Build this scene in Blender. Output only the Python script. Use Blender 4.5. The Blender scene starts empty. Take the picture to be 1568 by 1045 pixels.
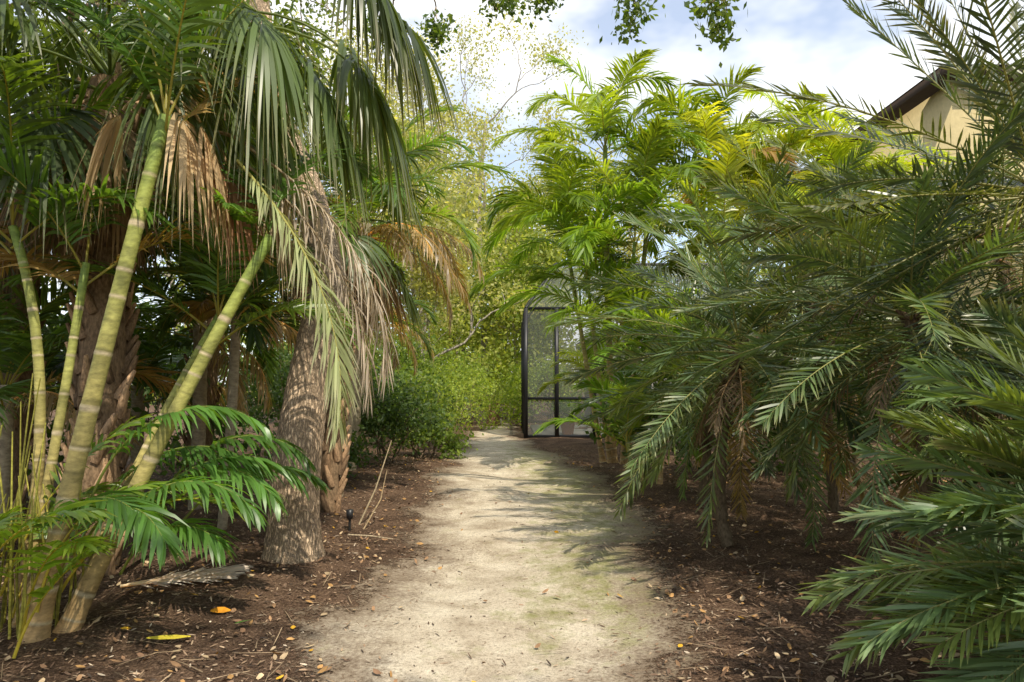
import bpy, math, numpy as np
from mathutils import Vector
rng=np.random.default_rng(11)
U=lambda a,b,n=None: rng.uniform(a,b,n)
A=lambda *x: np.array(x,dtype=float)
sc=bpy.context.scene
sc.view_settings.view_transform='Standard'; sc.view_settings.look='None'; sc.view_settings.exposure=0
def nrm(v): return v/np.maximum(np.linalg.norm(v,axis=-1,keepdims=True),1e-9)

class B:
    def __init__(s): s.v=[];s.f=[];s.c=[];s.n=0
    def add(s,V,F,C):
        V=np.asarray(V,float).reshape(-1,3); C=np.broadcast_to(np.asarray(C,float),V.shape)
        s.v.append(V); s.f.append(np.asarray(F,int).reshape(-1,4)+s.n); s.c.append(C); s.n+=len(V)
    def strips(s,o,d,w,L,W,droop,col,tip=None,prof=(.5,1,.8,.03),tipstart=.5):
        N=len(o); prof=np.array(prof); K=len(prof)-1
        L=np.broadcast_to(L,(N,)); W=np.broadcast_to(W,(N,)); droop=np.broadcast_to(droop,(N,))
        col=np.broadcast_to(col,(N,3)); tip=col if tip is None else np.broadcast_to(tip,(N,3))
        w=nrm(w-d*np.sum(w*d,-1,keepdims=True))
        p=o.copy(); P=np.zeros((N,K+1,2,3)); C=np.zeros((N,K+1,2,3))
        for k in range(K+1):
            P[:,k,0]=p-w*(W*prof[k])[:,None]; P[:,k,1]=p+w*(W*prof[k])[:,None]
            q=max(0,(k/K-tipstart)/(1-tipstart)); C[:,k,:]=(col*(1-q)+tip*q)[:,None,:]
            if k<K:
                g=np.zeros((N,3)); g[:,2]=-droop*(k+.6)/K*1.6
                p=p+nrm(d+g)*(L/K)[:,None]
        base=(np.arange(N)*(2*(K+1)))[:,None]+(np.arange(K)*2)[None,:]
        F=np.stack([base,base+1,base+3,base+2],-1)
        s.add(P,F,C.reshape(-1,3))
    def tube(s,pts,r,sides,col,rough=0,seed=0):
        pts=np.asarray(pts,float); K=len(pts); r=np.broadcast_to(r,(K,)).astype(float)
        T=nrm(np.gradient(pts,axis=0)); ref=A(0.13,1,0.07) if abs(T[0,2])>.6 else A(0,0,1)
        X=nrm(np.cross(T,ref)); Y=np.cross(T,X)
        a=np.linspace(0,2*np.pi,sides,endpoint=False)
        R=r[:,None]*np.ones(sides)
        if rough:
            zz=np.arange(K)[:,None]/K*40
            R=R*(1+rough*(np.sin(a*5+zz*.15+seed)*.5+np.sin(a*11+np.sin(zz*.5)*1.3)*.4+np.sin(a*3+zz*.3)*.5)+rng.normal(0,rough*.35,(K,sides)))
        V=pts[:,None]+R[...,None]*(np.cos(a)[None,:,None]*X[:,None]+np.sin(a)[None,:,None]*Y[:,None])
        i=np.arange(K-1)[:,None]*sides; j=np.arange(sides)[None]; j2=(j+1)%sides
        F=np.stack([i+j,i+j2,i+sides+j2,i+sides+j],-1)
        col=np.asarray(col,float)
        C=np.broadcast_to(col[:,None] if col.ndim==2 else col,(K,sides,3)).reshape(-1,3)
        s.add(V,F,C)
    def box(s,a,b,col):
        x0,y0,z0=a;x1,y1,z1=b
        V=[(x0,y0,z0),(x1,y0,z0),(x1,y1,z0),(x0,y1,z0),(x0,y0,z1),(x1,y0,z1),(x1,y1,z1),(x0,y1,z1)]
        s.add(V,[(0,3,2,1),(4,5,6,7),(0,1,5,4),(1,2,6,5),(2,3,7,6),(3,0,4,7)],col)
    def leaves(s,P,size,col):
        N=len(P); d=nrm(rng.normal(0,1,(N,3))+A(0,0,-.2)); w=nrm(np.cross(d,rng.normal(0,1,(N,3))))
        L=size*U(.6,1.3,N); W=L*U(.2,.34,N)
        V=np.stack([P,P+d*(L*.45)[:,None]-w*W[:,None],P+d*L[:,None],P+d*(L*.45)[:,None]+w*W[:,None]],1)
        F=np.arange(N*4).reshape(-1,4)
        s.add(V,F,np.repeat(col,4,0))
    def obj(s,name,mat,parent=None,smooth=False):
        V=np.concatenate(s.v);F=np.concatenate(s.f);C=np.concatenate(s.c)
        me=bpy.data.meshes.new(name); me.vertices.add(len(V)); me.vertices.foreach_set('co',V.astype(np.float32).ravel())
        me.loops.add(F.size); me.loops.foreach_set('vertex_index',F.astype(np.int32).ravel())
        me.polygons.add(len(F)); me.polygons.foreach_set('loop_start',np.arange(0,F.size,4,dtype=np.int32))
        me.update(calc_edges=True)
        at=me.attributes.new('Col','FLOAT_COLOR','POINT'); c4=np.ones((len(V),4),np.float32); c4[:,:3]=np.clip(C,0,1); at.data.foreach_set('color',c4.ravel())
        if smooth: me.polygons.foreach_set('use_smooth',np.ones(len(F),bool))
        me.materials.append(mat); o=bpy.data.objects.new(name,me); sc.collection.objects.link(o)
        if parent: o.parent=parent
        return o
def empty(name):
    e=bpy.data.objects.new(name,None); e.empty_display_size=.1; sc.collection.objects.link(e); return e

# ---------------- materials
def newmat(n):
    m=bpy.data.materials.new(n); m.use_nodes=True; nt=m.node_tree; nt.nodes.clear(); return m,nt,nt.nodes,nt.links
def leafmat(n,trans=.4,rough=.38,tint=(1.5,1.5,.6),spec=.5,gain=1.):
    m,nt,N,L=newmat(n)
    at=N.new('ShaderNodeAttribute'); at.attribute_name='Col'
    g=N.new('ShaderNodeVectorMath'); g.operation='SCALE'; g.inputs['Scale'].default_value=gain; L.new(at.outputs['Color'],g.inputs[0])
    p=N.new('ShaderNodeBsdfPrincipled'); p.inputs['Roughness'].default_value=rough; p.inputs['Specular IOR Level'].default_value=spec
    L.new(g.outputs[0],p.inputs['Base Color'])
    t=N.new('ShaderNodeBsdfTranslucent'); m2=N.new('ShaderNodeVectorMath'); m2.operation='MULTIPLY'; m2.inputs[1].default_value=tint
    L.new(g.outputs[0],m2.inputs[0]); L.new(m2.outputs[0],t.inputs[0])
    mx=N.new('ShaderNodeMixShader'); mx.inputs[0].default_value=trans; L.new(p.outputs[0],mx.inputs[1]); L.new(t.outputs[0],mx.inputs[2])
    o=N.new('ShaderNodeOutputMaterial'); L.new(mx.outputs[0],o.inputs[0]); return m
def attrmat(n,rough=.6,bump=.0,scale=(30,30,30),var=.3,spec=.4,crack=False):
    m,nt,N,L=newmat(n)
    at=N.new('ShaderNodeAttribute'); at.attribute_name='Col'
    tc=N.new('ShaderNodeTexCoord'); mp=N.new('ShaderNodeMapping'); mp.inputs['Scale'].default_value=scale; L.new(tc.outputs['Object'],mp.inputs[0])
    no=N.new('ShaderNodeTexNoise'); no.inputs['Scale'].default_value=1; no.inputs['Detail'].default_value=5; no.inputs['Roughness'].default_value=.65; L.new(mp.outputs[0],no.inputs['Vector'])
    h=no.outputs[0]
    if crack:
        vo=N.new('ShaderNodeTexVoronoi'); vo.feature='DISTANCE_TO_EDGE'; vo.inputs['Scale'].default_value=1.
        sc3=N.new('ShaderNodeVectorMath'); sc3.operation='SCALE'; sc3.inputs['Scale'].default_value=2.2; L.new(no.outputs['Color'],sc3.inputs[0])
        ad=N.new('ShaderNodeVectorMath'); ad.operation='ADD'; L.new(mp.outputs[0],ad.inputs[0]); L.new(sc3.outputs[0],ad.inputs[1]); L.new(ad.outputs[0],vo.inputs['Vector'])
        mm=N.new('ShaderNodeMapRange'); mm.inputs[1].default_value=0; mm.inputs[2].default_value=.3; mm.inputs[3].default_value=.15; L.new(vo.outputs['Distance'],mm.inputs[0])
        ml=N.new('ShaderNodeMath'); ml.operation='MULTIPLY'; L.new(mm.outputs[0],ml.inputs[0]); 
        a5=N.new('ShaderNodeMath'); a5.operation='ADD'; a5.inputs[1].default_value=.2; L.new(no.outputs[0],a5.inputs[0]); L.new(a5.outputs[0],ml.inputs[1]); h=ml.outputs[0]
    mr=N.new('ShaderNodeMapRange'); mr.inputs[1].default_value=.3 if not crack else .05; mr.inputs[2].default_value=.7; mr.inputs[3].default_value=1-var; mr.inputs[4].default_value=1+var; L.new(h,mr.inputs[0])
    mu=N.new('ShaderNodeVectorMath'); mu.operation='SCALE'; L.new(at.outputs['Color'],mu.inputs[0]); L.new(mr.outputs[0],mu.inputs['Scale'])
    p=N.new('ShaderNodeBsdfPrincipled'); p.inputs['Roughness'].default_value=rough; p.inputs['Specular IOR Level'].default_value=spec; L.new(mu.outputs[0],p.inputs['Base Color'])
    if bump:
        bu=N.new('ShaderNodeBump'); bu.inputs['Strength'].default_value=bump; bu.inputs['Distance'].default_value=.02; L.new(h,bu.inputs['Height']); L.new(bu.outputs[0],p.inputs['Normal'])
    o=N.new('ShaderNodeOutputMaterial'); L.new(p.outputs[0],o.inputs[0]); return m
M_leaf=leafmat('palm_leaf',.46,.34,(2.0,1.8,.5),.5,1.28)
M_date=leafmat('date_palm_leaf',.30,.34,(1.8,1.7,.5),.55,1.3)
M_dead=leafmat('dry_leaf',.35,.65,(1.2,1.,.65),.2,1.1)
M_broad=leafmat('broad_leaf',.5,.5,(1.6,1.6,.6),.4,1.15)
M_cane=attrmat('cane',.58,.25,(14,14,30),.42,.25)
M_bark=attrmat('oak_bark',.9,1.0,(34,34,10),.65,.15,True)
M_fib=attrmat('palm_trunk',.85,.8,(50,50,20),.5,.15)
M_lit=attrmat('litter',.8,0,(20,20,20),.3,.2)
M_stucco=attrmat('stucco',.85,.1,(8,8,8),.1,.2)
M_metal=attrmat('dark_metal',.4,0,(5,5,5),.1)

# ---------------- generators
def frame(e,a,tw):
    T=np.stack([np.cos(e)*np.cos(a),np.cos(e)*np.sin(a),np.sin(e)],-1)
    S=np.stack([-np.sin(a),np.cos(a),0*a],-1); Nn=np.cross(T,S)
    c=np.cos(tw)[:,None]; s_=np.sin(tw)[:,None]
    return T,S*c+Nn*s_,Nn*c-S*s_
def pinnate(b,base,az,el,L,nl=46,droop=1.2,ll=.42,lw=.016,col=(.05,.1,.015),tip=None,v=.35,ldroop=.5,pet=.16,twist=0.,bend=0.,a0=1.15,a1=.45,rc=None,vj=.1,rr=.012,broken=0,pw=1.35):
    K=18; t=np.linspace(0,1,K); e=el-droop*t**pw; a=az+bend*t
    T,S,Nn=frame(e,a,twist*t); pts=np.asarray(base,float)+np.concatenate([np.zeros((1,3)),np.cumsum(T[:-1]*L/(K-1),0)])
    col=np.array(col,float); tip=col*1.15 if tip is None else np.array(tip,float)
    rc=col*A(1.8,1.6,1.3) if rc is None else np.array(rc,float)
    b.tube(pts,rr*(1-.85*t),4,rc)
    ti=pet+(1-pet)*np.linspace(0,1,nl)
    I=lambda X: np.stack([np.interp(ti,t,X[:,k]) for k in range(3)],-1)
    P=I(pts);T2=nrm(I(T));S2=nrm(I(S));N2=nrm(I(Nn)); u=np.linspace(0,1,nl)
    for sd in (1,-1):
        keep=U(0,1,nl)>broken
        an=(a0+(a1-a0)*u+rng.normal(0,.09,nl))[:,None]; vv=(v+rng.normal(0,vj,nl))[:,None]
        d=T2*np.cos(an)+S2*sd*np.sin(an)*np.cos(vv)+N2*np.sin(an)*np.sin(vv)
        w=T2+N2*rng.normal(.35,.4,(nl,1))
        le=ll*np.sin(np.pi*(.14+.78*u))**.6*U(.8,1.12,nl)
        cc=col*U(.7,1.35,(nl,1)); tt=cc*.5+tip*.5*U(.6,1.3,(nl,1))
        b.strips(P[keep],nrm(d)[keep],w[keep],le[keep],lw,ldroop*U(.5,1.5,nl)[keep],cc[keep],tt[keep])
def fan(b,base,az,el,Lp,R,n=44,col=(.05,.09,.02),tip=None,droop=.9,sd=.9,spread=2.1,pc=None,roll=0.):
    K=10;t=np.linspace(0,1,K);e=el-droop*t**1.3;a=az+0*t
    T,S,Nn=frame(e,a,roll*t); pts=np.asarray(base,float)+np.concatenate([np.zeros((1,3)),np.cumsum(T[:-1]*Lp/(K-1),0)])
    col=np.array(col,float)
    b.tube(pts,.018*(1-.4*t),4,col*A(1.6,1.4,1) if pc is None else pc)
    th=np.linspace(-spread,spread,n)+rng.normal(0,.03,n)
    o=pts[-1]+T[-1]*(.25*R*np.cos(th).clip(0))[:,None]*.5
    d=nrm(T[-1]*np.cos(th)[:,None]+S[-1]*np.sin(th)[:,None]+Nn[-1]*(.25+rng.normal(0,.06,(n,1))))
    w=np.cross(d,Nn[-1])+Nn[-1]*(((np.arange(n)%2)*2-1)*.5)[:,None]
    le=R*(.75+.3*np.cos(th*.8))*U(.85,1.1,n)
    cc=col*U(.75,1.3,(n,1)); tt=cc if tip is None else cc*.3+np.array(tip)*.7*U(.6,1.3,(n,1))
    b.strips(o,d,w,le,R*.36*2*spread/n*.62,sd*U(.7,1.4,n),cc,tt,prof=(.08,.7,1,.8,.5,.22,.02),tipstart=.6)
def bez(p0,p1,p2,n):
    t=np.linspace(0,1,n)[:,None]; return (1-t)**2*A(*p0)+2*t*(1-t)*A(*p1)+t*t*A(*p2)
def cane(b,p0,p2,r0,r1,ctrl=None,node=.17):
    p0=A(*p0);p2=A(*p2)
    if ctrl is None: ctrl=(p0+p2)/2+A(U(-.08,.08),U(-.08,.08),.1)
    L=np.linalg.norm(p2-p0); nn=int(L/node); Q=12; K=nn*Q+1
    pts=bez(p0,ctrl,p2,K); t=np.linspace(0,1,K)
    ph=((t*nn+.35*np.sin(t*nn*1.3))*1.0)%1.0; near=np.minimum(ph,1-ph)
    r=r0+(r1-r0)*t; r=r*(1+.08*np.exp(-(near/.05)**2))*(1+.5*np.exp(-t*L/.12))
    k_=np.clip(t*1.15,0,1)[:,None]
    c=A(.46,.30,.14)*(1-k_)+A(.28,.32,.07)*k_
    c=c*(1+.12*np.sin(t*nn*2.1+1))[:,None]*(1-.18*ph[:,None])
    c=np.where((near<.045)[:,None],A(.44,.36,.22),c); c=np.where(((ph>.05)&(ph<.12))[:,None],c*.55,c)
    g=np.clip((t-.86)/.1,0,1)[:,None]; c=c*(1-g)+A(.20,.28,.06)*g
    b.tube(pts,r,14,c)
def areca_crown(b,top,n,L,col,az0=None,droop=(.9,1.7),brown=.12,elr=(.5,1.4),lw=.017,ll=.45,nl=46,ldroop=.45):
    top=A(*top)
    for i in range(n):
        az=(az0 or 0)+i*2.4+U(-.3,.3); f=i/max(1,n-1); el=elr[1]+(elr[0]-elr[1])*f+U(-.1,.1)
        c=np.array(col)*U(.65,1.25)*(A(1.3,1.1,1) if U(0,1)<.3 else 1); tip=c*A(1.8,1.4,1)
        if f>.6 and U(0,1)<brown*2: c=A(.28,.19,.07)*U(.7,1.2); tip=A(.3,.2,.08)
        pinnate(b,top-A(0,0,f*.25),az,el,L*U(.8,1.1),nl,U(*droop),ll,lw,c,tip,v=.5,ldroop=ldroop,pet=.2,bend=U(-.3,.3),twist=U(-.6,.6),rc=A(.3,.28,.06),pw=1.7)
def areca(canes,n,L,col,nl=46,**k):
    e=empty('areca_palm'); bf=B();bc=B()
    for (p0,p2,r) in canes:
        cane(bc,p0,p2,r,r*.65); areca_crown(bf,p2,n,L*U(.85,1.1),col,az0=U(0,6),nl=nl,**k)
    bf.obj('fronds',M_leaf,e); bc.obj('canes',M_cane,e,True); return e
def date_palm(base,hub,n,L,col,el=(1.3,-.5),nl=50,ll=.30,lw=.0092,azr=None,droop=(.4,1.0),r=.06,ctrl=None,dead=4):
    e=empty('date_palm'); bf=B();bt=B();bd=B()
    ctrl=ctrl or ((base[0]+hub[0])/2+.15,(base[1]+hub[1])/2,hub[2]*.4)
    bt.tube(bez(base,ctrl,hub,40),r*U(.85,1.2,40),12,A(.16,.12,.075)); pts=bez(base,ctrl,hub,60)
    for k in range(60):
        if pts[k][2]<hub[2]-.8: continue
        for q in range(4):
            a=U(0,6.28); bt.tube([pts[k],pts[k]+A(math.cos(a)*r*1.6,math.sin(a)*r*1.6,.08)],[.03,.012],4,A(.18,.12,.07)*U(.6,1.3))
    for i in range(n):
        f=(i+.5)/n; az=i*2.4+U(-.25,.25) if azr is None else U(*azr); e_=el[0]+(el[1]-el[0])*f**.9+U(-.15,.15)
        c=np.array(col)*U(.55,1.3)*(A(1.35,1.15,.7) if U(0,1)<.25 else 1); q=U(0,1); tip=c*A(1.7,1.45,1.1) if q<.65 else A(.34,.28,.15)
        if f>.8 and U(0,1)<.25: c=A(.24,.17,.07)*U(.7,1.2); tip=c*1.3
        pinnate(bf,A(*hub)+A(0,0,.1-.25*f),az,e_,L*U(.75,1.15),nl,U(*droop),ll*U(.85,1.1),lw,c,tip,v=.3,vj=.24,ldroop=.08,pet=.12,bend=U(-.3,.3),twist=U(-1.1,1.1),a0=1.05,a1=.45,rc=A(.28,.27,.10),rr=.010)
    for i in range(dead):
        c=A(.3,.22,.13)*U(.6,1.2)
        pinnate(bd,A(*hub)-A(0,0,.2),U(0,6.28) if azr is None else U(*azr),U(-.7,.1),L*U(.5,.8),40,U(.7,1.2),ll*.8,.006,c,c*1.2,v=.1,vj=.4,ldroop=.6,twist=U(-1,1),broken=.25)
    bf.obj('fronds',M_date,e); bt.obj('trunk',M_fib,e,True)
    if dead: bd.obj('dead_fronds',M_dead,e)
def boots(b,pts,r,n):
    K=len(pts)
    for i in range(n):
        k=min(K-2,int(i/n*(K-1))); p=pts[k]; a=i*2.4+U(-.2,.2); o=A(math.cos(a),math.sin(a),0); s_=A(-math.sin(a),math.cos(a),0)*(1 if i%2 else -1)
        c=A(.40,.26,.15)*U(.4,1.5); q=U(.6,1.3)
        q=[p+o*r*.9-A(0,0,.05),p+o*(r+.03)+s_*.05*q+A(0,0,.08*q),p+o*(r+.08)+s_*.09*q+A(0,0,.2*q)]
        b.tube(q,[.05,.038,.016],5,[c*.6,c,c*1.3])
def grow(b,tips,p,d,L,r,depth,col,up=.15,wander=.25,nchild=3,sides=6,mids=True):
    K=6; pts=[p]; dd=d
    for k in range(K):
        dd=nrm(dd+rng.normal(0,wander,3)+A(0,0,up)*.3); pts.append(pts[-1]+dd*L/K)
    pts=np.array(pts); b.tube(pts,np.linspace(r,r*.55,K+1),sides,col)
    if depth==0: tips+= [pts[-1],pts[4],pts[2]]; return
    if depth==1 and mids: tips.append(pts[-1])
    for c in range(nchild):
        k=K-(c%3) if c else K
        nd=nrm(dd+nrm(rng.normal(0,1,3))*.85+A(0,0,up))
        grow(b,tips,pts[k],nd,L*U(.6,.8),r*.55,depth-1,col,up,wander,nchild,max(4,sides-1),mids)
def foliage(b,tips,n,spread,size,c1,c2,):
    tips=np.array(tips); P=np.repeat(tips,n,0)+rng.normal(0,1,(len(tips)*n,3))*A(spread,spread,spread*.7)
    f=np.clip(np.repeat(U(0,1,len(tips)),n)+U(-.35,.35,len(P)),0,1)[:,None]
    b.leaves(P,size,(np.array(c1)*(1-f)+np.array(c2)*f)*U(.8,1.2,(len(P),1)))

# ---------------- ground
def hgt(x,y):
    return .02*np.sin(x*1.7+y*.9)+.015*np.sin(x*3.1-y*2.3+1)+.008*np.sin(x*7+y*5)+ .05*np.clip((np.abs(x-.2)-1.2)/2,0,1)
PY=np.array([-12,0,3.67,5.4,8,10.45,15.2,19,22,25.7,30,36,44]); PL=np.array([-1.,-1.,-1.1,-1.15,-1.0,-1.25,-1.35,-1.35,-1.4,-1.2,-1.1,-2.6,-6]); PR=np.array([.9,.7,.75,1.2,1.55,1.6,1.1,.45,.1,.1,.1,-1.2,-4.5])
def edged(x,y):
    l=np.interp(y,PY,PL);r=np.interp(y,PY,PR); wob=.16*np.sin(y*1.7)+.09*np.sin(y*4.3+1)
    return np.minimum(x-l+wob,r-x+.8*wob)
xs=np.concatenate([-np.geomspace(400,6,24),np.arange(-5.9,6,.09),np.geomspace(6.1,400,24)])
ys=np.concatenate([-np.geomspace(400,2,20),np.arange(-1.9,32,.12),np.geomspace(32.2,600,24)])
X,Y=np.meshgrid(xs,ys); far=np.clip(1-(np.hypot(X,Y)-25)/20,0,1); Z=hgt(X,Y)*far
nx=len(xs);ny=len(ys); i=(np.arange(ny-1)[:,None]*nx+np.arange(nx-1)[None]); F=np.stack([i,i+1,i+nx+1,i+nx],-1).reshape(-1,4)
V=np.stack([X,Y,Z],-1).reshape(-1,3)
def ramp(N,L,src,stops):
    r=N.new('ShaderNodeValToRGB'); e=r.color_ramp.elements
    while len(e)<len(stops): e.new(.5)
    for k,(p,c) in enumerate(stops): e[k].position=p; e[k].color=(*c,1)
    L.new(src,r.inputs[0]); return r.outputs[0]
def noise(N,L,vec,s,d=6,r=.6):
    n=N.new('ShaderNodeTexNoise'); n.inputs['Scale'].default_value=s; n.inputs['Detail'].default_value=d; n.inputs['Roughness'].default_value=r; L.new(vec,n.inputs['Vector']); return n.outputs[0]
def mix(N,L,f,a,b,mode='MIX'):
    m=N.new('ShaderNodeMix'); m.data_type='RGBA'; m.blend_type=mode
    if isinstance(f,float): m.inputs[0].default_value=f
    else: L.new(f,m.inputs[0])
    for s_,k in ((a,6),(b,7)):
        if isinstance(s_,tuple): m.inputs[k].default_value=(*s_,1)
        else: L.new(s_,m.inputs[k])
    return m.outputs[2]
m,nt,N,L=newmat('mulch'); tc=N.new('ShaderNodeTexCoord').outputs['Object']
n1=noise(N,L,tc,55,6,.75); n2=noise(N,L,tc,2.2,3); 
c=ramp(N,L,n1,[(.3,(.030,.020,.014)),(.5,(.115,.075,.05)),(.62,(.25,.175,.12)),(.75,(.47,.36,.26))])
c2=mix(N,L,1.0,c,ramp(N,L,n2,[(.3,(.55,.5,.46)),(.7,(1.5,1.4,1.3))]),'MULTIPLY')
p=N.new('ShaderNodeBsdfPrincipled'); p.inputs['Roughness'].default_value=.9; p.inputs['Specular IOR Level'].default_value=.15; L.new(c2,p.inputs['Base Color'])
bu=N.new('ShaderNodeBump'); bu.inputs['Strength'].default_value=1; bu.inputs['Distance'].default_value=.03; L.new(n1,bu.inputs['Height']); L.new(bu.outputs[0],p.inputs['Normal'])
L.new(p.outputs[0],N.new('ShaderNodeOutputMaterial').inputs[0]); M_mulch=m
b=B(); b.add(V,F,(.1,.06,.04)); b.obj('ground',M_mulch,None,True)
# path
ed=edged(X,Y).ravel(); keep=(ed[F]>-.4).any(1)&(V[F][:,:,1]>-12).all(1)&(V[F][:,:,1]<44).all(1)
Fp=F[keep]; used=np.unique(Fp); mp_=-np.ones(len(V),int); mp_[used]=np.arange(len(used))
Vp=V[used].copy(); Vp[:,2]+=.006
b=B(); moss=np.clip((Vp[:,0]-np.interp(Vp[:,1],PY,PL))/np.maximum(.1,np.interp(Vp[:,1],PY,PR)-np.interp(Vp[:,1],PY,PL)),0,1)
mossy=np.clip((moss-.36)/.3,0,1)*np.clip((Vp[:,1]-3.6)/1.5,0,1)*np.clip((24-Vp[:,1])/8,0,1)
b.add(Vp,mp_[Fp],np.stack([np.clip(ed[used]*.8+.35,0,1),mossy,0*moss],-1))
m,nt,N,L=newmat('sand_path'); tc=N.new('ShaderNodeTexCoord').outputs['Object']
at=N.new('ShaderNodeAttribute'); at.attribute_name='Col'; sp=N.new('ShaderNodeSeparateColor'); L.new(at.outputs['Color'],sp.inputs[0])
nb=noise(N,L,tc,2.5,5,.65); nf=noise(N,L,tc,40,6,.75); ng=noise(N,L,tc,150,3,.7); nm=noise(N,L,tc,3.2,8,.76)
c=ramp(N,L,nb,[(.3,(.36,.29,.21)),(.5,(.56,.48,.37)),(.7,(.72,.64,.51))])
c=mix(N,L,1.0,c,ramp(N,L,nf,[(.3,(.33,.30,.27)),(.45,(.95,.95,.93)),(.8,(1.2,1.2,1.15))]),'MULTIPLY')
c=mix(N,L,1.0,c,ramp(N,L,ng,[(.32,(.5,.48,.45)),(.5,(1.05,1.05,1.05))]),'MULTIPLY')
def math_(op,a,b_):
    k=N.new('ShaderNodeMath'); k.operation=op; k.use_clamp=False
    for s_,q in ((a,0),(b_,1)):
        if isinstance(s_,(int,float)): k.inputs[q].default_value=s_
        else: L.new(s_,k.inputs[q])
    return k.outputs[0]
mf=math_('ADD',math_('MULTIPLY',sp.outputs[1],.2),nm)
mfac=ramp(N,L,mf,[(.58,(0,0,0)),(.78,(.72,.72,.72))])
mc=mix(N,L,nf,(.10,.12,.02),(.30,.30,.08))
c=mix(N,L,mfac,c,mc)
ef=math_('ADD',sp.outputs[0],math_('MULTIPLY',math_('SUBTRACT',nm,.5),1.1))
ef2=math_('ADD',ef,math_('MULTIPLY',math_('SUBTRACT',nf,.5),.7))
c=mix(N,L,ramp(N,L,ef2,[(.35,(1,1,1)),(.8,(0,0,0))]),c,(.19,.14,.095))
p=N.new('ShaderNodeBsdfPrincipled'); p.inputs['Roughness'].default_value=.95; p.inputs['Specular IOR Level'].default_value=.1; L.new(c,p.inputs['Base Color'])
bu=N.new('ShaderNodeBump'); bu.inputs['Strength'].default_value=.8; bu.inputs['Distance'].default_value=.02; L.new(nf,bu.inputs['Height']); L.new(bu.outputs[0],p.inputs['Normal'])
tr=N.new('ShaderNodeBsdfTransparent'); mx=N.new('ShaderNodeMixShader'); L.new(ramp(N,L,ef2,[(.25,(0,0,0)),(.36,(1,1,1))]),mx.inputs[0]); L.new(tr.outputs[0],mx.inputs[1]); L.new(p.outputs[0],mx.inputs[2])
L.new(mx.outputs[0],N.new('ShaderNodeOutputMaterial').inputs[0])
b.obj('garden_path',m,None,True)

# litter
def scatter(n,ymax,keepPath,x0=-7,x1=7):
    y=2+ (ymax-2)*U(0,1,n)**1.7; x=U(x0,x1,n)*np.clip(.45+y/14,0,1); e=edged(x,y); k=(e<.05)|(U(0,1,n)<keepPath*(1+4*np.exp(-np.clip(e,0,9)/.18)))
    x=x[k];y=y[k]; return np.stack([x,y,hgt(x,y)+.012],-1)
b=B()
P=scatter(70000,18,.09); n=len(P); a=U(0,6.28,n); d=nrm(np.stack([np.cos(a),np.sin(a),rng.normal(0,.25,n)],-1)); w=nrm(np.cross(d,A(0,0,1)+rng.normal(0,.4,(n,3))))
pal=np.array([[.10,.063,.042],[.18,.115,.075],[.28,.19,.12],[.40,.29,.19],[.055,.04,.03],[.55,.45,.33]])
b.strips(P,d,w,U(.01,.055,n),U(.002,.007,n),U(-.1,.3,n),pal[rng.choice(6,n,p=[.26,.28,.2,.12,.09,.05])]*U(.7,1.3,(n,1)),prof=(.6,1,.4))
b.obj('mulch_chips',M_lit)
b=B()
P=scatter(6500,16,.05); n=len(P); P[:,2]+=.01; a=U(0,6.28,n); d=nrm(np.stack([np.cos(a),np.sin(a),rng.normal(0,.2,n)],-1)); w=nrm(np.cross(d,A(0,0,1)+rng.normal(0,.4,(n,3))))
pal=np.array([[.42,.24,.09],[.32,.19,.10],[.5,.37,.22],[.6,.33,.03],[.24,.14,.08]])
b.strips(P,d,w,U(.03,.075,n),U(.008,.018,n),U(-.5,.5,n),pal[rng.choice(5,n,p=[.25,.3,.23,.06,.16])]*U(.7,1.2,(n,1)),prof=(.15,.9,1,.1))
P=scatter(1700,14,.08); n=len(P); P[:,2]+=.012; a=U(0,6.28,n); d=np.stack([np.cos(a),np.sin(a),0*a],-1)
b.strips(P,d,np.cross(d,A(0,0,1)),U(.08,.35,n),U(.0015,.004,n),U(-.05,.1,n),A(.4,.29,.18)*U(.4,1.4,(n,1)),prof=(1,1,1,.4))
b.obj('leaf_litter',M_lit)
# fallen things
b=B()
for k in range(4): pinnate(b,(-2.95+.03*k,5.25+k*.03,.09),.25+.1*k,.06,.75,26,0.1,.22,.006,(.6,.52,.42),(.62,.56,.48),v=.2,ldroop=.1,a0=.4,a1=.1,vj=.5)
b.obj('fallen_frond',M_dead)
b=B(); b.strips(A(-2.22,4.25,.07)[None],A(1,.1,.0)[None],A(0,1,.3)[None],.26,.02,0.,A(.6,.48,.05)[None],prof=(.3,1,1,.2)); 
b.strips(A(-2.05,4.75,.07)[None],A(1,.3,.1)[None],A(0,1,.3)[None],.13,.035,0.2,A(.6,.25,.02)[None],prof=(.3,1,1,.2))
b.strips(A(-1.78,4.5,.07)[None],A(.6,.8,.1)[None],A(1,-1,.3)[None],.12,.035,0.2,A(.12,.25,.04)[None],prof=(.3,1,1,.2)); b.obj('fallen_leaf',M_lit)
b=B(); b.tube([A(-1.75,7.9,0),A(-1.58,8,.4),A(-1.42,8.1,.95)],[.012,.01,.005],6,A(.4,.32,.2)); b.tube([A(-1.65,7.7,0),A(-1.5,7.9,.3),A(-1.45,8,.62)],[.009,.008,.004],6,A(.35,.26,.15)); b.tube([A(-1.7,7.2,.05),A(-1.45,7.1,.06),A(-1.2,7,.05)],[.01,.009,.004],6,A(.45,.36,.24)); b.obj('dry_stick',M_fib)
e=empty('path_light'); b=B(); b.tube([A(-1.78,7.6,0),A(-1.78,7.6,.16)],.014,10,A(.02,.02,.02)); b.tube([A(-1.78,7.6,.13),A(-1.78,7.6,.14),A(-1.78,7.6,.235),A(-1.78,7.6,.24)],[.001,.035,.04,.001],14,A(.02,.02,.022)); b.obj('lamp_body',M_metal,e)

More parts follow.
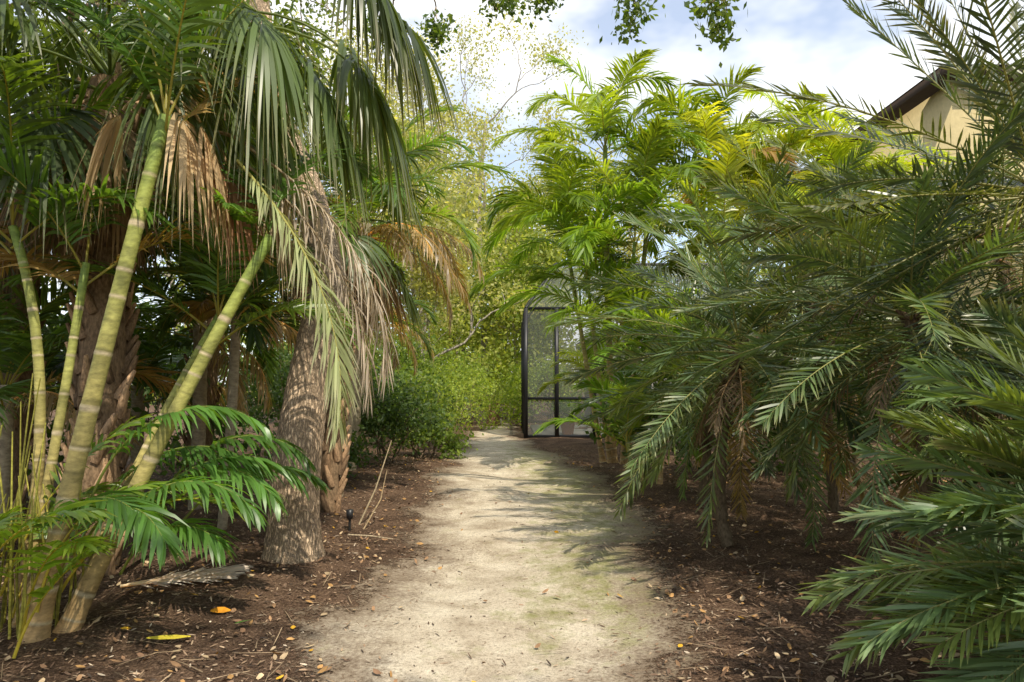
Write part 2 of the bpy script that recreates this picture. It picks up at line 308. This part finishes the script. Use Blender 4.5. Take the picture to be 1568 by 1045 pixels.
# ---------------- near left areca
e=empty('areca_palm'); bf=B();bc=B();bd=B()
G=(.07,.14,.025)
cane(bc,(-2.94,4.3,0),(-2.39,4.6,3.45),.066,.042,ctrl=(-2.72,4.4,1.5),node=.22)
cane(bc,(-2.84,4.45,0),(-1.79,5.0,2.7),.06,.038,ctrl=(-2.5,4.7,1.1),node=.19)
cane(bc,(-3.4,4.8,0),(-3.63,4.9,2.75),.04,.03,ctrl=(-3.2,4.9,1.6))
cane(bc,(-3.3,4.7,0),(-3.15,5.0,2.5),.036,.028)
cane(bc,(-3.1,4.9,0),(-2.5,5.8,2.2),.034,.025)
cane(bc,(-3.25,4.6,0),(-2.95,4.9,1.5),.03,.02)
areca_crown(bf,(-2.39,4.6,3.5),6,1.7,G,az0=1.8,droop=(.7,1.2),elr=(.9,1.4),lw=.014,ll=.4)
areca_crown(bf,(-3.63,4.9,2.8),7,1.6,G,az0=.6,lw=.014); areca_crown(bf,(-3.15,5.0,2.5),4,1.4,G,az0=2.,lw=.014); areca_crown(bf,(-2.5,5.8,2.2),6,1.4,G,az0=.3,lw=.014)
pinnate(bf,(-1.8,5.,2.75),1.2,1.2,1.6,44,1.6,.42,.015,G,v=.5)
pinnate(bf,(-1.8,5.,2.75),2.4,1.0,1.6,44,1.6,.42,.015,G,v=.5)
# drooping greyish fronds hanging beside the leaning cane
pinnate(bd,(-2.02,4.92,3.25),0.0,-.85,2.15,74,.85,.5,.010,(.30,.34,.15),(.52,.45,.34),v=.15,ldroop=.9,pet=.08,a0=1.1,a1=.5,rc=A(.42,.40,.12),twist=.6,vj=.15)
pinnate(bd,(-2.0,5.05,3.4),.2,-.6,2.1,64,1.05,.5,.006,(.46,.39,.29),(.56,.49,.39),v=.0,ldroop=1.5,pet=.15,rc=A(.35,.28,.17),twist=-.3,vj=.45)
pinnate(bd,(-2.05,5.15,3.3),.1,-.7,2.1,60,.95,.45,.006,(.42,.35,.26),(.52,.44,.35),v=.0,ldroop=1.8,pet=.15,rc=A(.35,.28,.17),twist=.3,vj=.5)
for (x,y,z,az,el,Lh,dr) in [(-2.75,4.6,.55,-.1,.95,1.3,1.9),(-2.7,4.9,.6,.35,1.0,1.4,2.0),(-2.8,4.5,.5,-.6,.9,1.2,1.8),(-2.7,5.2,.6,.1,1.2,1.5,2.2),(-3.0,4.4,.4,-.4,1.2,1.2,2.),(-2.6,5.4,.5,.6,.9,1.3,1.7),(-3.2,5.2,.5,.0,1.1,1.6,1.9),(-2.9,5.3,.3,-.3,1.2,1.7,2.2),(-2.9,4.7,.7,.1,1.3,1.6,2.1),(-2.7,4.8,.3,-.3,1.0,1.0,1.8)]:
    pinnate(bf,(x,y,z),az,el,Lh,38,dr,.34,.014,A(.07,.15,.03)*U(.8,1.3),(.10,.19,.04),v=.3,ldroop=.8,pet=.3,rc=A(.2,.24,.06))
for k in range(24):
    x=U(-3.6,-2.8);y=U(3.6,4.7); pinnate(bf,(x,y,U(0,.3)),U(-1.6,2.4),U(1.0,1.45),U(.7,1.4),22,U(.8,1.8),.28,.013,A(.13,.22,.025)*U(.7,1.2),(.26,.28,.04),v=.4,pet=.45,rc=A(.4,.36,.06))
for k in range(34):
    x=U(-3.5,-2.85);y=U(4.2,4.9); bc.tube([A(x,y,0),A(x+U(-.05,.05),y,.5),A(x+U(-.2,.2),y+U(-.1,.1),U(.8,1.7))],[.009,.008,.004],6,A(.36,.33,.06)*U(.6,1.2))
bf.obj('fronds',M_leaf,e); bc.obj('canes',M_cane,e,True); bd.obj('drooping_frond',M_dead,e)

# ---------------- sabal palms
def sabal(base,hub,r,n,skirt,extra=(),R=1.0,nb=130):
    e=empty('cabbage_palm'); bf=B();bt=B();bd=B()
    pts=bez(base,((base[0]+hub[0])/2+.05,(base[1]+hub[1])/2,hub[2]/2),hub,60); bt.tube(pts,r*U(.93,1.07,60),18,A(.23,.155,.09),.06); boots(bt,pts,r,nb)
    for i in range(n):
        f=(i+.5)/n; az=i*2.4+U(-.2,.2)
        fan(bf,A(*hub)+A(0,0,.15-.3*f),az,1.3-1.6*f,U(.8,1.4),R*U(.85,1.15),44,A(.07,.105,.035)*U(.7,1.3),(.18,.17,.09),U(.5,1.1),U(.9,2.),roll=U(-.5,.5))
    for i in range(skirt):
        c=A(.38,.27,.155)*U(.5,1.2); fan(bd,A(*hub)-A(0,0,.1+.2*U(0,1)),U(0,6.28),U(-.9,-.2),U(.4,.9),R*U(.7,.95),34,c,c*1.2,U(.4,.9),U(1.5,3.),1.5,c)
    for q in extra: fan(bd if q.pop('dead',0) else bf,**q)
    bf.obj('fronds',M_leaf,e); bt.obj('trunk',M_fib,e); bd.obj('dead_fronds',M_dead,e)
ex=[]
for (bx,by,bz,az,el,Lp,R) in [(-3.3,5.6,4.2,-.25,.5,1.35,1.35),(-3.3,5.6,4.3,-.05,.55,1.75,1.45),(-3.3,5.6,4.3,.12,.6,2.15,1.45),(-3.3,5.6,4.4,-.4,.6,1.6,1.3),(-3.3,5.6,4.1,-.7,.4,1.1,1.2),(-3.3,5.7,4.5,.3,.7,2.0,1.3),(-3.3,5.6,4.5,-.15,.8,2.3,1.3),(-3.3,5.6,4.4,.02,.75,2.5,1.3)]:
    ex.append(dict(base=(bx,by,bz),az=az,el=el,Lp=Lp,R=R,n=60,col=A(.09,.13,.045)*U(.6,1.15),tip=(.34,.29,.18),droop=1.5,sd=3.2,spread=2.3))
ex+=[dict(base=(-2.62,4.78,3.68),az=-.05,el=-.1,Lp=.3,R=.95,n=30,col=(.60,.45,.25),tip=(.58,.43,.25),droop=1.1,sd=2.4,spread=1.5,pc=(.45,.35,.18),dead=1),
    dict(base=(-2.62,4.85,3.72),az=.2,el=-.1,Lp=.4,R=.9,n=28,col=(.52,.37,.2),tip=(.5,.36,.2),droop=1.1,sd=2.8,spread=1.3,pc=(.45,.35,.18),dead=1),
    dict(base=(-2.55,4.75,3.66),az=3.3,el=-.1,Lp=.25,R=.8,n=18,col=(.52,.38,.21),tip=(.5,.36,.2),droop=1.1,sd=2.4,spread=1.2,pc=(.45,.35,.18),dead=1),
    dict(base=(-2.8,5.3,3.7),az=-.2,el=-.1,Lp=.75,R=.9,n=34,col=(.36,.20,.11),tip=(.42,.26,.16),droop=1.2,sd=2.6,spread=1.4,pc=(.4,.28,.15),dead=1),
    dict(base=(-2.6,5.5,3.7),az=-.1,el=-.1,Lp=.8,R=.9,n=34,col=(.44,.35,.22),tip=(.48,.39,.26),droop=1.2,sd=3.,spread=1.4,pc=(.4,.28,.15),dead=1)]
sabal((-3.5,5.8,0),(-3.6,5.95,4.3),.17,26,14,ex,1.1)
sabal((-2.35,8.8,0),(-2.2,8.9,3.75),.13,14,20,[],.95,nb=90)
sabal((-5.5,7.5,0),(-5.5,7.6,4.2),.17,24,10,[],1.1,nb=60)
sabal((-4.4,9.6,0),(-4.2,9.6,5.6),.17,24,10,[],1.2,nb=60)

def feather_palm(base,hub,r,n,L,col,brown=4,nl=54,droop=(1.2,2.1)):
    e=empty('queen_palm'); bf=B();bt=B()
    pts=bez(base,((base[0]+hub[0])/2+.05,base[1],hub[2]/2),hub,50); rr=r*np.where(np.arange(50)%4==0,1.07,1); bt.tube(pts,rr,14,A(.36,.3,.2))
    areca_crown(bf,hub,n,L,col,droop=droop,elr=(.2,1.35),nl=nl,ll=.5,lw=.014)
    for k in range(brown): pinnate(bf,A(*hub)-A(0,0,.2),U(-1.2,.6),U(-.2,.6),L*U(.7,.9),44,U(1.2,1.9),.4,.010,A(.34,.26,.14)*U(.6,1.2),(.38,.30,.18),v=0,ldroop=1.3,vj=.3)
    bf.obj('fronds',M_leaf,e); bt.obj('trunk',M_cane,e,True)
feather_palm((-2.5,9.8,0),(-2.1,9.6,3.9),.1,18,2.3,(.08,.155,.03),8)
feather_palm((-2.95,12.6,0),(-2.8,12.5,3.0),.1,14,2.0,(.10,.18,.03),3)
feather_palm((-3.9,8.5,0),(-3.9,8.5,2.4),.08,14,1.9,(.06,.11,.025),2)
feather_palm((-5.2,9.5,0),(-5.2,9.5,1.6),.08,14,2.0,(.055,.11,.025),2)
feather_palm((-4.9,6.6,0),(-4.9,6.6,1.6),.08,12,1.8,(.06,.11,.025),1)
feather_palm((-3.1,7.4,0),(-3.0,7.4,2.6),.05,12,1.4,(.06,.11,.025),2)

# ---------------- right-centre arecas
YG=(.135,.22,.03); kw=dict(nl=50,lw=.022,ll=.68,elr=(.35,1.5),droop=(1.2,2.3),ldroop=.6)
areca([((2.1,14.2,0),(1.95,14.0,6.6),.07),((1.9,14.4,0),(1.1,14.3,5.0),.055),((2.4,14.3,0),(3.0,14.4,6.0),.06),((2.,14,0),(1.5,13.6,3.9),.05),((2.2,13.7,0),(2.4,13.2,4.4),.05),((2.3,13.9,0),(2.1,13.5,2.6),.05)],11,2.6,YG,brown=.0,**kw)
areca([((4.2,14.,0),(4.1,14.0,6.2),.06),((4.4,14.2,0),(5.0,14.,5.4),.055),((4.6,14.,0),(5.4,13.8,4.4),.05),((4.3,13.7,0),(4.1,13.,4.2),.05)],11,2.4,(.20,.27,.035),brown=.15,**kw)
areca([((6.2,14.5,0),(6.1,14.5,6.4),.06),((6.4,14.2,0),(7.0,14.,5.3),.055),((6.6,14.,0),(7.6,13.8,4.6),.05)],11,2.4,(.23,.30,.035),brown=.05,**kw)
areca([((1.9,10.8,0),(1.8,10.8,.8),.04),((2.1,11.2,0),(2.3,11.2,2.2),.04),((2.3,10.8,0),(2.6,10.8,1.9),.04)],9,1.4,(.10,.18,.025),brown=.05)
areca([((2.6,17.8,0),(2.3,17.8,1.6),.04),((3.1,17.2,0),(3.0,17.2,3.0),.04)],10,1.5,(.18,.27,.03),brown=.05)

# ---------------- right date palms
DG=(.08,.125,.048)
date_palm((2.15,6.9,0),(2.2,6.6,1.95),48,1.8,DG,ctrl=(2.0,7.1,.6),el=(1.3,-.8))
date_palm((3.2,5.4,0),(3.05,5.2,2.1),48,1.65,DG,el=(1.3,-.9))
date_palm((3.0,2.9,0),(2.75,2.95,.8),46,1.35,(.095,.15,.06),el=(1.2,-.5),azr=(1.6,4.3),ll=.26,lw=.0085,nl=54,dead=3)
date_palm((4.0,5.0,0),(3.75,4.8,3.0),50,2.3,(.055,.078,.04),el=(1.35,-.7),droop=(.1,.5),ll=.27,dead=5)
date_palm((3.9,8.4,0),(3.6,8.3,2.9),40,2.0,DG,el=(1.3,-.9))
date_palm((2.5,9.2,0),(2.5,9.0,1.5),34,1.4,DG,el=(1.2,-.5),dead=3)
date_palm((5.6,7.5,0),(5.4,7.5,3.2),40,2.2,(.07,.10,.04),el=(1.3,-.9))
date_palm((5.4,10.8,0),(5.2,10.8,3.2),40,2.1,(.12,.18,.045),el=(1.3,-.9))
date_palm((3.6,4.1,0),(3.5,4.1,1.2),36,1.3,DG,el=(1.2,-.6))
date_palm((4.6,6.4,0),(4.5,6.4,1.4),36,1.6,DG,el=(1.2,-.6))

# ---------------- oaks
def tree(name,base,path,r,limbs,depth,leafn,spread,size,c1,c2,bark,up=.1,rough=0,nchild=3,sides=10):
    e=empty(name); bt=B();bl=B();tips=[]
    path=np.array(path,float); K=90 if rough else 24
    tt=np.linspace(0,1,len(path)); t=np.linspace(0,1,K); pts=np.stack([np.interp(t,tt,path[:,k]) for k in range(3)],-1)
    for _ in range(K//8): pts[1:-1]=(pts[:-2]+pts[1:-1]*2+pts[2:])/4
    rad=r*(1-.5*t)*(1+.35*np.exp(-(pts[:,2]-pts[0,2])/.18)); bt.tube(pts,rad,sides*4 if rough else sides,bark,rough)
    for (f,d,Ll) in limbs:
        k=int(f*(K-1)); grow(bt,tips,pts[k],nrm(A(*d)),Ll,r*(1-.5*f)*.5,depth,bark,up,nchild=nchild)
    bt.obj('trunk',M_bark,e,True); foliage(bl,tips,leafn,spread,size,c1,c2); bl.obj('foliage',M_broad,e)
OAK=(.06,.10,.022);OAK2=(.17,.21,.035); BK=A(.54,.40,.265)
tree('live_oak_tree',0,[(-2.0,6.4,-.05),(-2.02,6.42,.8),(-1.95,6.5,1.6),(-1.8,6.7,2.6),(-2.2,7.3,3.7),(-2.9,8.0,5.0),(-3.2,8.2,6.8)],.235,[(.85,(-.8,.5,.5),2.4),(1,(.3,1,.9),2.2),(1,(.3,-.8,.7),2.2),(.95,(-.8,-.5,.6),2.2)],3,24,.15,.08,OAK,OAK2,BK,rough=.05)
tree('live_oak_tree',0,[(4.5,-4.5,0),(4.4,-4.4,2),(4.1,-4,4),(3.8,-3.5,6)],.3,[(.7,(-.8,.6,.4),3.),(1,(-.9,.3,.3),3.4),(.95,(-.2,1.,.35),3.2)],3,30,.12,.10,OAK,OAK2,BK)
tree('live_oak_tree',0,[(-4.5,-2.5,0),(-4.4,-2.4,2),(-4.1,-2,4),(-3.6,-1.2,6)],.3,[(1,(.9,.3,.3),3.2),(.95,(.2,1.,.35),3.2)],3,30,.12,.09,OAK,OAK2,BK)
tree('live_oak_tree',0,[(-7.5,10,0),(-7.2,10,3),(-6.8,10,6)],.25,[(.6,(-.8,-.6,.5),3),(.8,(.8,-.5,.3),3),(1,(.5,1,.6),3),(1,(.2,-.9,.5),3),(.8,(.5,-.9,.2),3.2)],3,30,.28,.1,OAK,OAK2,BK)
# tall oak on the right whose outer boughs hang over the path
e=empty('live_oak_tree'); bt=B();bl=B();tips=[]
tr_=bez((7.6,3.0,0),(7.6,3.2,3.5),(6.4,4.2,6.9),30); bt.tube(tr_,np.linspace(.28,.16,30),14,BK)
for (c_,tgt) in [((4.5,5.4,7.7),(2.0,6.3,5.7)),((4.5,5.4,7.7),(1.4,6.6,5.9)),((4.6,7,7.9),(-1.0,8.3,6.6)),((4.6,7,7.9),(-1.6,8.9,6.8))]:
    pp=bez(tr_[-1],c_,tgt,20); bt.tube(pp,np.linspace(.09,.02,20),7,BK)
    for k in (15,17,19): grow(bt,tips,pp[k],nrm(A(U(-.6,.6),U(-.6,.6),-.7)),.38,.012,2,BK,-.3,.3)
bt.obj('trunk',M_bark,e,True); foliage(bl,tips,10,.08,.08,(.05,.09,.02),(.14,.19,.03)); bl.obj('foliage',M_broad,e)

# background sunny trees
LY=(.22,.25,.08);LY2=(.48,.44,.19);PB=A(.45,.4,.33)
def bgtree(x,y,H,leafn=20,c1=LY,c2=LY2,size=.17,sp=.45,fs=(.18,.3,.42,.52,.6,.68,.76,.84,.92,1.0)):
    limbs=[]
    for f in fs:
        a=U(0,6.28); limbs.append((f,(math.cos(a),math.sin(a),U(.5,1.2)),H*.19*U(.8,1.2)))
    tree('oak_tree',0,[(x,y,0),(x+U(-.4,.4),y,H*.3),(x+U(-.7,.7),y,H*.6),(x+U(-1,1),y,H*.85)],H*.010,limbs,2,leafn,sp,size,c1,c2,PB,up=.2,sides=8)
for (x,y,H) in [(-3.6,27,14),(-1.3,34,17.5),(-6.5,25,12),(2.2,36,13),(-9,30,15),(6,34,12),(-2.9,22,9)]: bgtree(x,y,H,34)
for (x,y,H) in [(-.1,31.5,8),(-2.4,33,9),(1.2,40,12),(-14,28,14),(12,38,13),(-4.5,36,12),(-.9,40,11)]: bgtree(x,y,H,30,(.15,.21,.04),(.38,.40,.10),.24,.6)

# shrubs
def shrub(x,y,rx,h,n,size,c1,c2,name='shrub'):
    e=empty(name); bl=B();bt=B();tips=[]
    for k in range(7):
        a=U(0,6.28); grow(bt,tips,A(x+U(-.2,.2),y+U(-.2,.2),0),nrm(A(math.cos(a)*.6*rx/h*1.4,math.sin(a)*.6*rx/h*1.4,1)),h*.5,.02,2,A(.2,.15,.1),.15)
    bt.obj('stems',M_fib,e); foliage(bl,tips,n,.17*h**.5,size,c1,c2); bl.obj('foliage',M_broad,e)
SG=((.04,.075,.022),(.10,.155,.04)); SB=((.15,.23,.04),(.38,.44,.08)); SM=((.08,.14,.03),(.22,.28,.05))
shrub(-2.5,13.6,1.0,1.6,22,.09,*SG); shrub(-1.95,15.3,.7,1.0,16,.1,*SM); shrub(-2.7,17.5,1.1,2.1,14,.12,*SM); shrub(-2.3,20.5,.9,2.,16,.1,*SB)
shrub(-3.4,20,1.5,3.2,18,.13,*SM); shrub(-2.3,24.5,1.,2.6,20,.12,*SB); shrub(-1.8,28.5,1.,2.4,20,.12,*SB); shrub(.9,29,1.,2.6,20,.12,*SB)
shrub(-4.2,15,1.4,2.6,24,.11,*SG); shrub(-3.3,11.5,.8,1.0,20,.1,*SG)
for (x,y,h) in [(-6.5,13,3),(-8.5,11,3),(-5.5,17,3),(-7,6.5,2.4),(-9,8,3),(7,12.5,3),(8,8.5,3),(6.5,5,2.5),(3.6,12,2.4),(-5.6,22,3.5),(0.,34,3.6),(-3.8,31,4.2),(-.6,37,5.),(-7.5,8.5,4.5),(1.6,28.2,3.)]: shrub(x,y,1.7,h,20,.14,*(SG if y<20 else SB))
# distant tree line
b=B(); n=120; ang=np.linspace(0,2*np.pi,n,endpoint=False); R=U(55,75,n); tips=[]
for a,r_ in zip(ang,R):
    h=U(4,11)
    for k in range(14): tips.append(A(math.sin(a)*r_+U(-3,3),math.cos(a)*r_+U(-3,3),h*U(.05,1)**.8))
foliage(b,tips,20,1.3,.8,(.10,.15,.03),(.28,.30,.07)); b.obj('distant_tree_line',M_broad)
# tree stump
b=B(); b.tube([A(-.75,27.5,-.1),A(-.75,27.5,.3),A(-.72,27.5,1.1),A(-.7,27.5,1.2)],[.32,.24,.2,.01],14,A(.4,.24,.15),.12); b.obj('tree_stump',M_bark)

# ---------------- screen enclosure
e=empty('screen_enclosure'); b=B(); bk=A(.02,.02,.022); x0,x1,y0,y1,H=.42,7.5,20.8,27,3.95
def bar(a,c,w=.045,col=bk):
    a=A(*a);c=A(*c); b.tube([a,c],w*1.25,4,col)
P_=lambda x,y,z0,z1: b.box((x-.06,y-.06,z0),(x+.06,y+.06,z1),bk)
for x in (x0,1.36,2.5,3.9,5.3,6.6): P_(x,y0,0,H)
for y in (22.4,24,25.6,y1): P_(x0,y,0,H); P_(x1,y,0,H)
for z in (.06,1.2,H): b.box((x0+.06,y0-.04,z-.04),(x1,y0+.04,z+.04),bk); b.box((x0-.04,y0+.06,z-.04),(x0+.04,y1,z+.04),bk)
for x in (x0,2.5,3.9,5.3,6.6): bar((x,y0,H),(x+1.0,y0+1.4,H+1.6)); bar((x+1,y0+1.4,H+1.6),(x+1,y1,H+1.6))
bar((x0+1,y0+1.4,H+1.6),(x1,y0+1.4,H+1.6)); bar((x0,y1,H),(x0+1,y1,H+1.6))
b.box((x0+.3,y0+.2,0),(x1,y1,.05),A(.4,.37,.33))
b.obj('frame',M_metal,e)
m,nt,N,L=newmat('insect_screen'); tr=N.new('ShaderNodeBsdfTransparent'); df=N.new('ShaderNodeBsdfDiffuse'); df.inputs[0].default_value=(.12,.13,.12,1); mx=N.new('ShaderNodeMixShader')
mx.inputs[0].default_value=.5
L.new(tr.outputs[0],mx.inputs[1]); L.new(df.outputs[0],mx.inputs[2]); L.new(mx.outputs[0],N.new('ShaderNodeOutputMaterial').inputs[0])
bs=B(); bs.add([(x0,y0,.05),(x1,y0,.05),(x1,y0,H),(x0,y0,H)],[(0,1,2,3)],0); bs.add([(x0,y0,.05),(x0,y1,.05),(x0,y1,H),(x0,y0,H)],[(0,1,2,3)],0)
bs.add([(x0,y0,H),(x1,y0,H),(x1,y0+1.4,H+1.6),(x0+1,y0+1.4,H+1.6)],[(0,1,2,3)],0); bs.obj('screen_mesh',m,e)
e=empty('flower_pot'); b=B(); q=A(1.75,21.6,0); b.tube([q+A(0,0,.05),q+A(0,0,.06),q+A(0,0,.45),q+A(0,0,.46),q+A(0,0,.53),q+A(0,0,.53)],[.001,.17,.24,.27,.27,.2],20,A(.5,.2,.1)); b.obj('pot',M_stucco,e)
b=B(); P=q+A(0,0,.9)+rng.normal(0,.2,(400,3)); b.leaves(P,.12,np.tile(A(.12,.2,.04),(400,1))*U(.6,1.5,(400,1))); b.obj('plant',M_broad,e)

# ---------------- houses
def house(name,x0,x1,y0,y1,H,wall,trim,ov=.5,rise=1.6,wins=()):
    e=empty(name); b=B(); b.box((x0,y0,0),(x1,y1,H),wall); b.obj('walls',M_stucco,e)
    b=B()
    b.box((x0-ov,y0-ov,H+.003),(x1+ov,y1+ov,H+.22),trim); b.obj('fascia',M_stucco,e)
    b=B(); cy=(y0+y1)/2; z=H+.225; X0,X1,Y0,Y1=x0-ov-.05,x1+ov+.05,y0-ov-.05,y1+ov+.05; k=(Y1-Y0)/2*.8; rc=A(.16,.12,.1)
    b.add([(X0,Y0,z),(X1,Y0,z),(X1,Y1,z),(X0,Y1,z),(X0+k,cy,z+rise),(X1-k,cy,z+rise)],[(0,1,5,4),(2,3,4,5)],rc)
    b.add([(X1,Y0,z),(X1,Y1,z),(X1-k,cy,z+rise),(X1-k,cy,z+rise-.001)],[(0,1,2,3)],rc); b.add([(X0,Y1,z),(X0,Y0,z),(X0+k,cy,z+rise),(X0+k,cy,z+rise-.001)],[(0,1,2,3)],rc); b.obj('roof',M_stucco,e)
    b=B()
    for (x,z,w,h) in wins:
        b.box((x-w/2,y0-.03,z),(x+w/2,y0-.004,z+h),A(.03,.04,.05)); 
        for s_ in ((x-w/2-.08,z-.08,x-w/2,z+h+.08),(x+w/2,z-.08,x+w/2+.08,z+h+.08),(x-w/2,z-.08,x+w/2,z),(x-w/2,z+h,x+w/2,z+h+.08),(x-.02,z,x+.02,z+h)): b.box((s_[0],y0-.06,s_[1]),(s_[2],y0-.002,s_[3]),A(.7,.68,.62))
    if wins: b.obj('windows',M_stucco,e)
house('stucco_house',10.9,20,16.5,26,9.1,A(.60,.49,.26),A(.07,.05,.04),.45,1.0,[(14,6.0,1.2,1.5),(17,6.0,1.2,1.5),(12.5,1,1.4,1.4),(16,1,1.4,1.4)])
house('pool_house',3.6,11,28.6,34,3.4,A(.4,.38,.34),A(.5,.5,.48),.4,1.0,[(5,1,1.6,1.6),(8,1,1.6,1.6)])

# ---------------- light, world, camera
sv=Vector((.30,-.52,.80)).normalized()
w=bpy.data.worlds.new("World"); sc.world=w; w.use_nodes=True; N=w.node_tree.nodes; L=w.node_tree.links; bg=N['Background']
sky=N.new('ShaderNodeTexSky'); sky.sky_type='NISHITA'; sky.sun_disc=False; sky.sun_elevation=math.asin(sv.z); sky.sun_rotation=math.atan2(sv.x,sv.y); sky.air_density=1.0; sky.dust_density=.8
tc=N.new('ShaderNodeTexCoord'); mp=N.new('ShaderNodeMapping'); mp.inputs['Scale'].default_value=(1.6,1.6,3.2); mp.inputs['Location'].default_value=(1.3,.1,.4); L.new(tc.outputs['Generated'],mp.inputs[0])
f=noise(N,L,mp.outputs[0],1.6,5,.55); cr=ramp(N,L,f,[(.45,(.30,.30,.30)),(.60,(1,1,1))])
sk=mix(N,L,1.0,sky.outputs[0],(1.6,1.6,1.6),'MULTIPLY')
cm=mix(N,L,cr,sk,(8.8,8.9,9.0)); L.new(cm,bg.inputs[0]); bg.inputs[1].default_value=.15
sl=bpy.data.lights.new('sun','SUN'); sl.energy=5; sl.angle=math.radians(.5); sl.color=(1,.91,.76); so=bpy.data.objects.new('sun',sl); so.rotation_euler=sv.to_track_quat('Z','Y').to_euler(); sc.collection.objects.link(so)
cam=bpy.data.cameras.new('camera'); cam.lens=24; cam.sensor_width=36; cam.clip_end=2000; cam.clip_start=.05; co=bpy.data.objects.new('camera',cam); co.location=(0,0,1.6); co.rotation_euler=(math.radians(93.7),0,0); sc.collection.objects.link(co); sc.camera=co
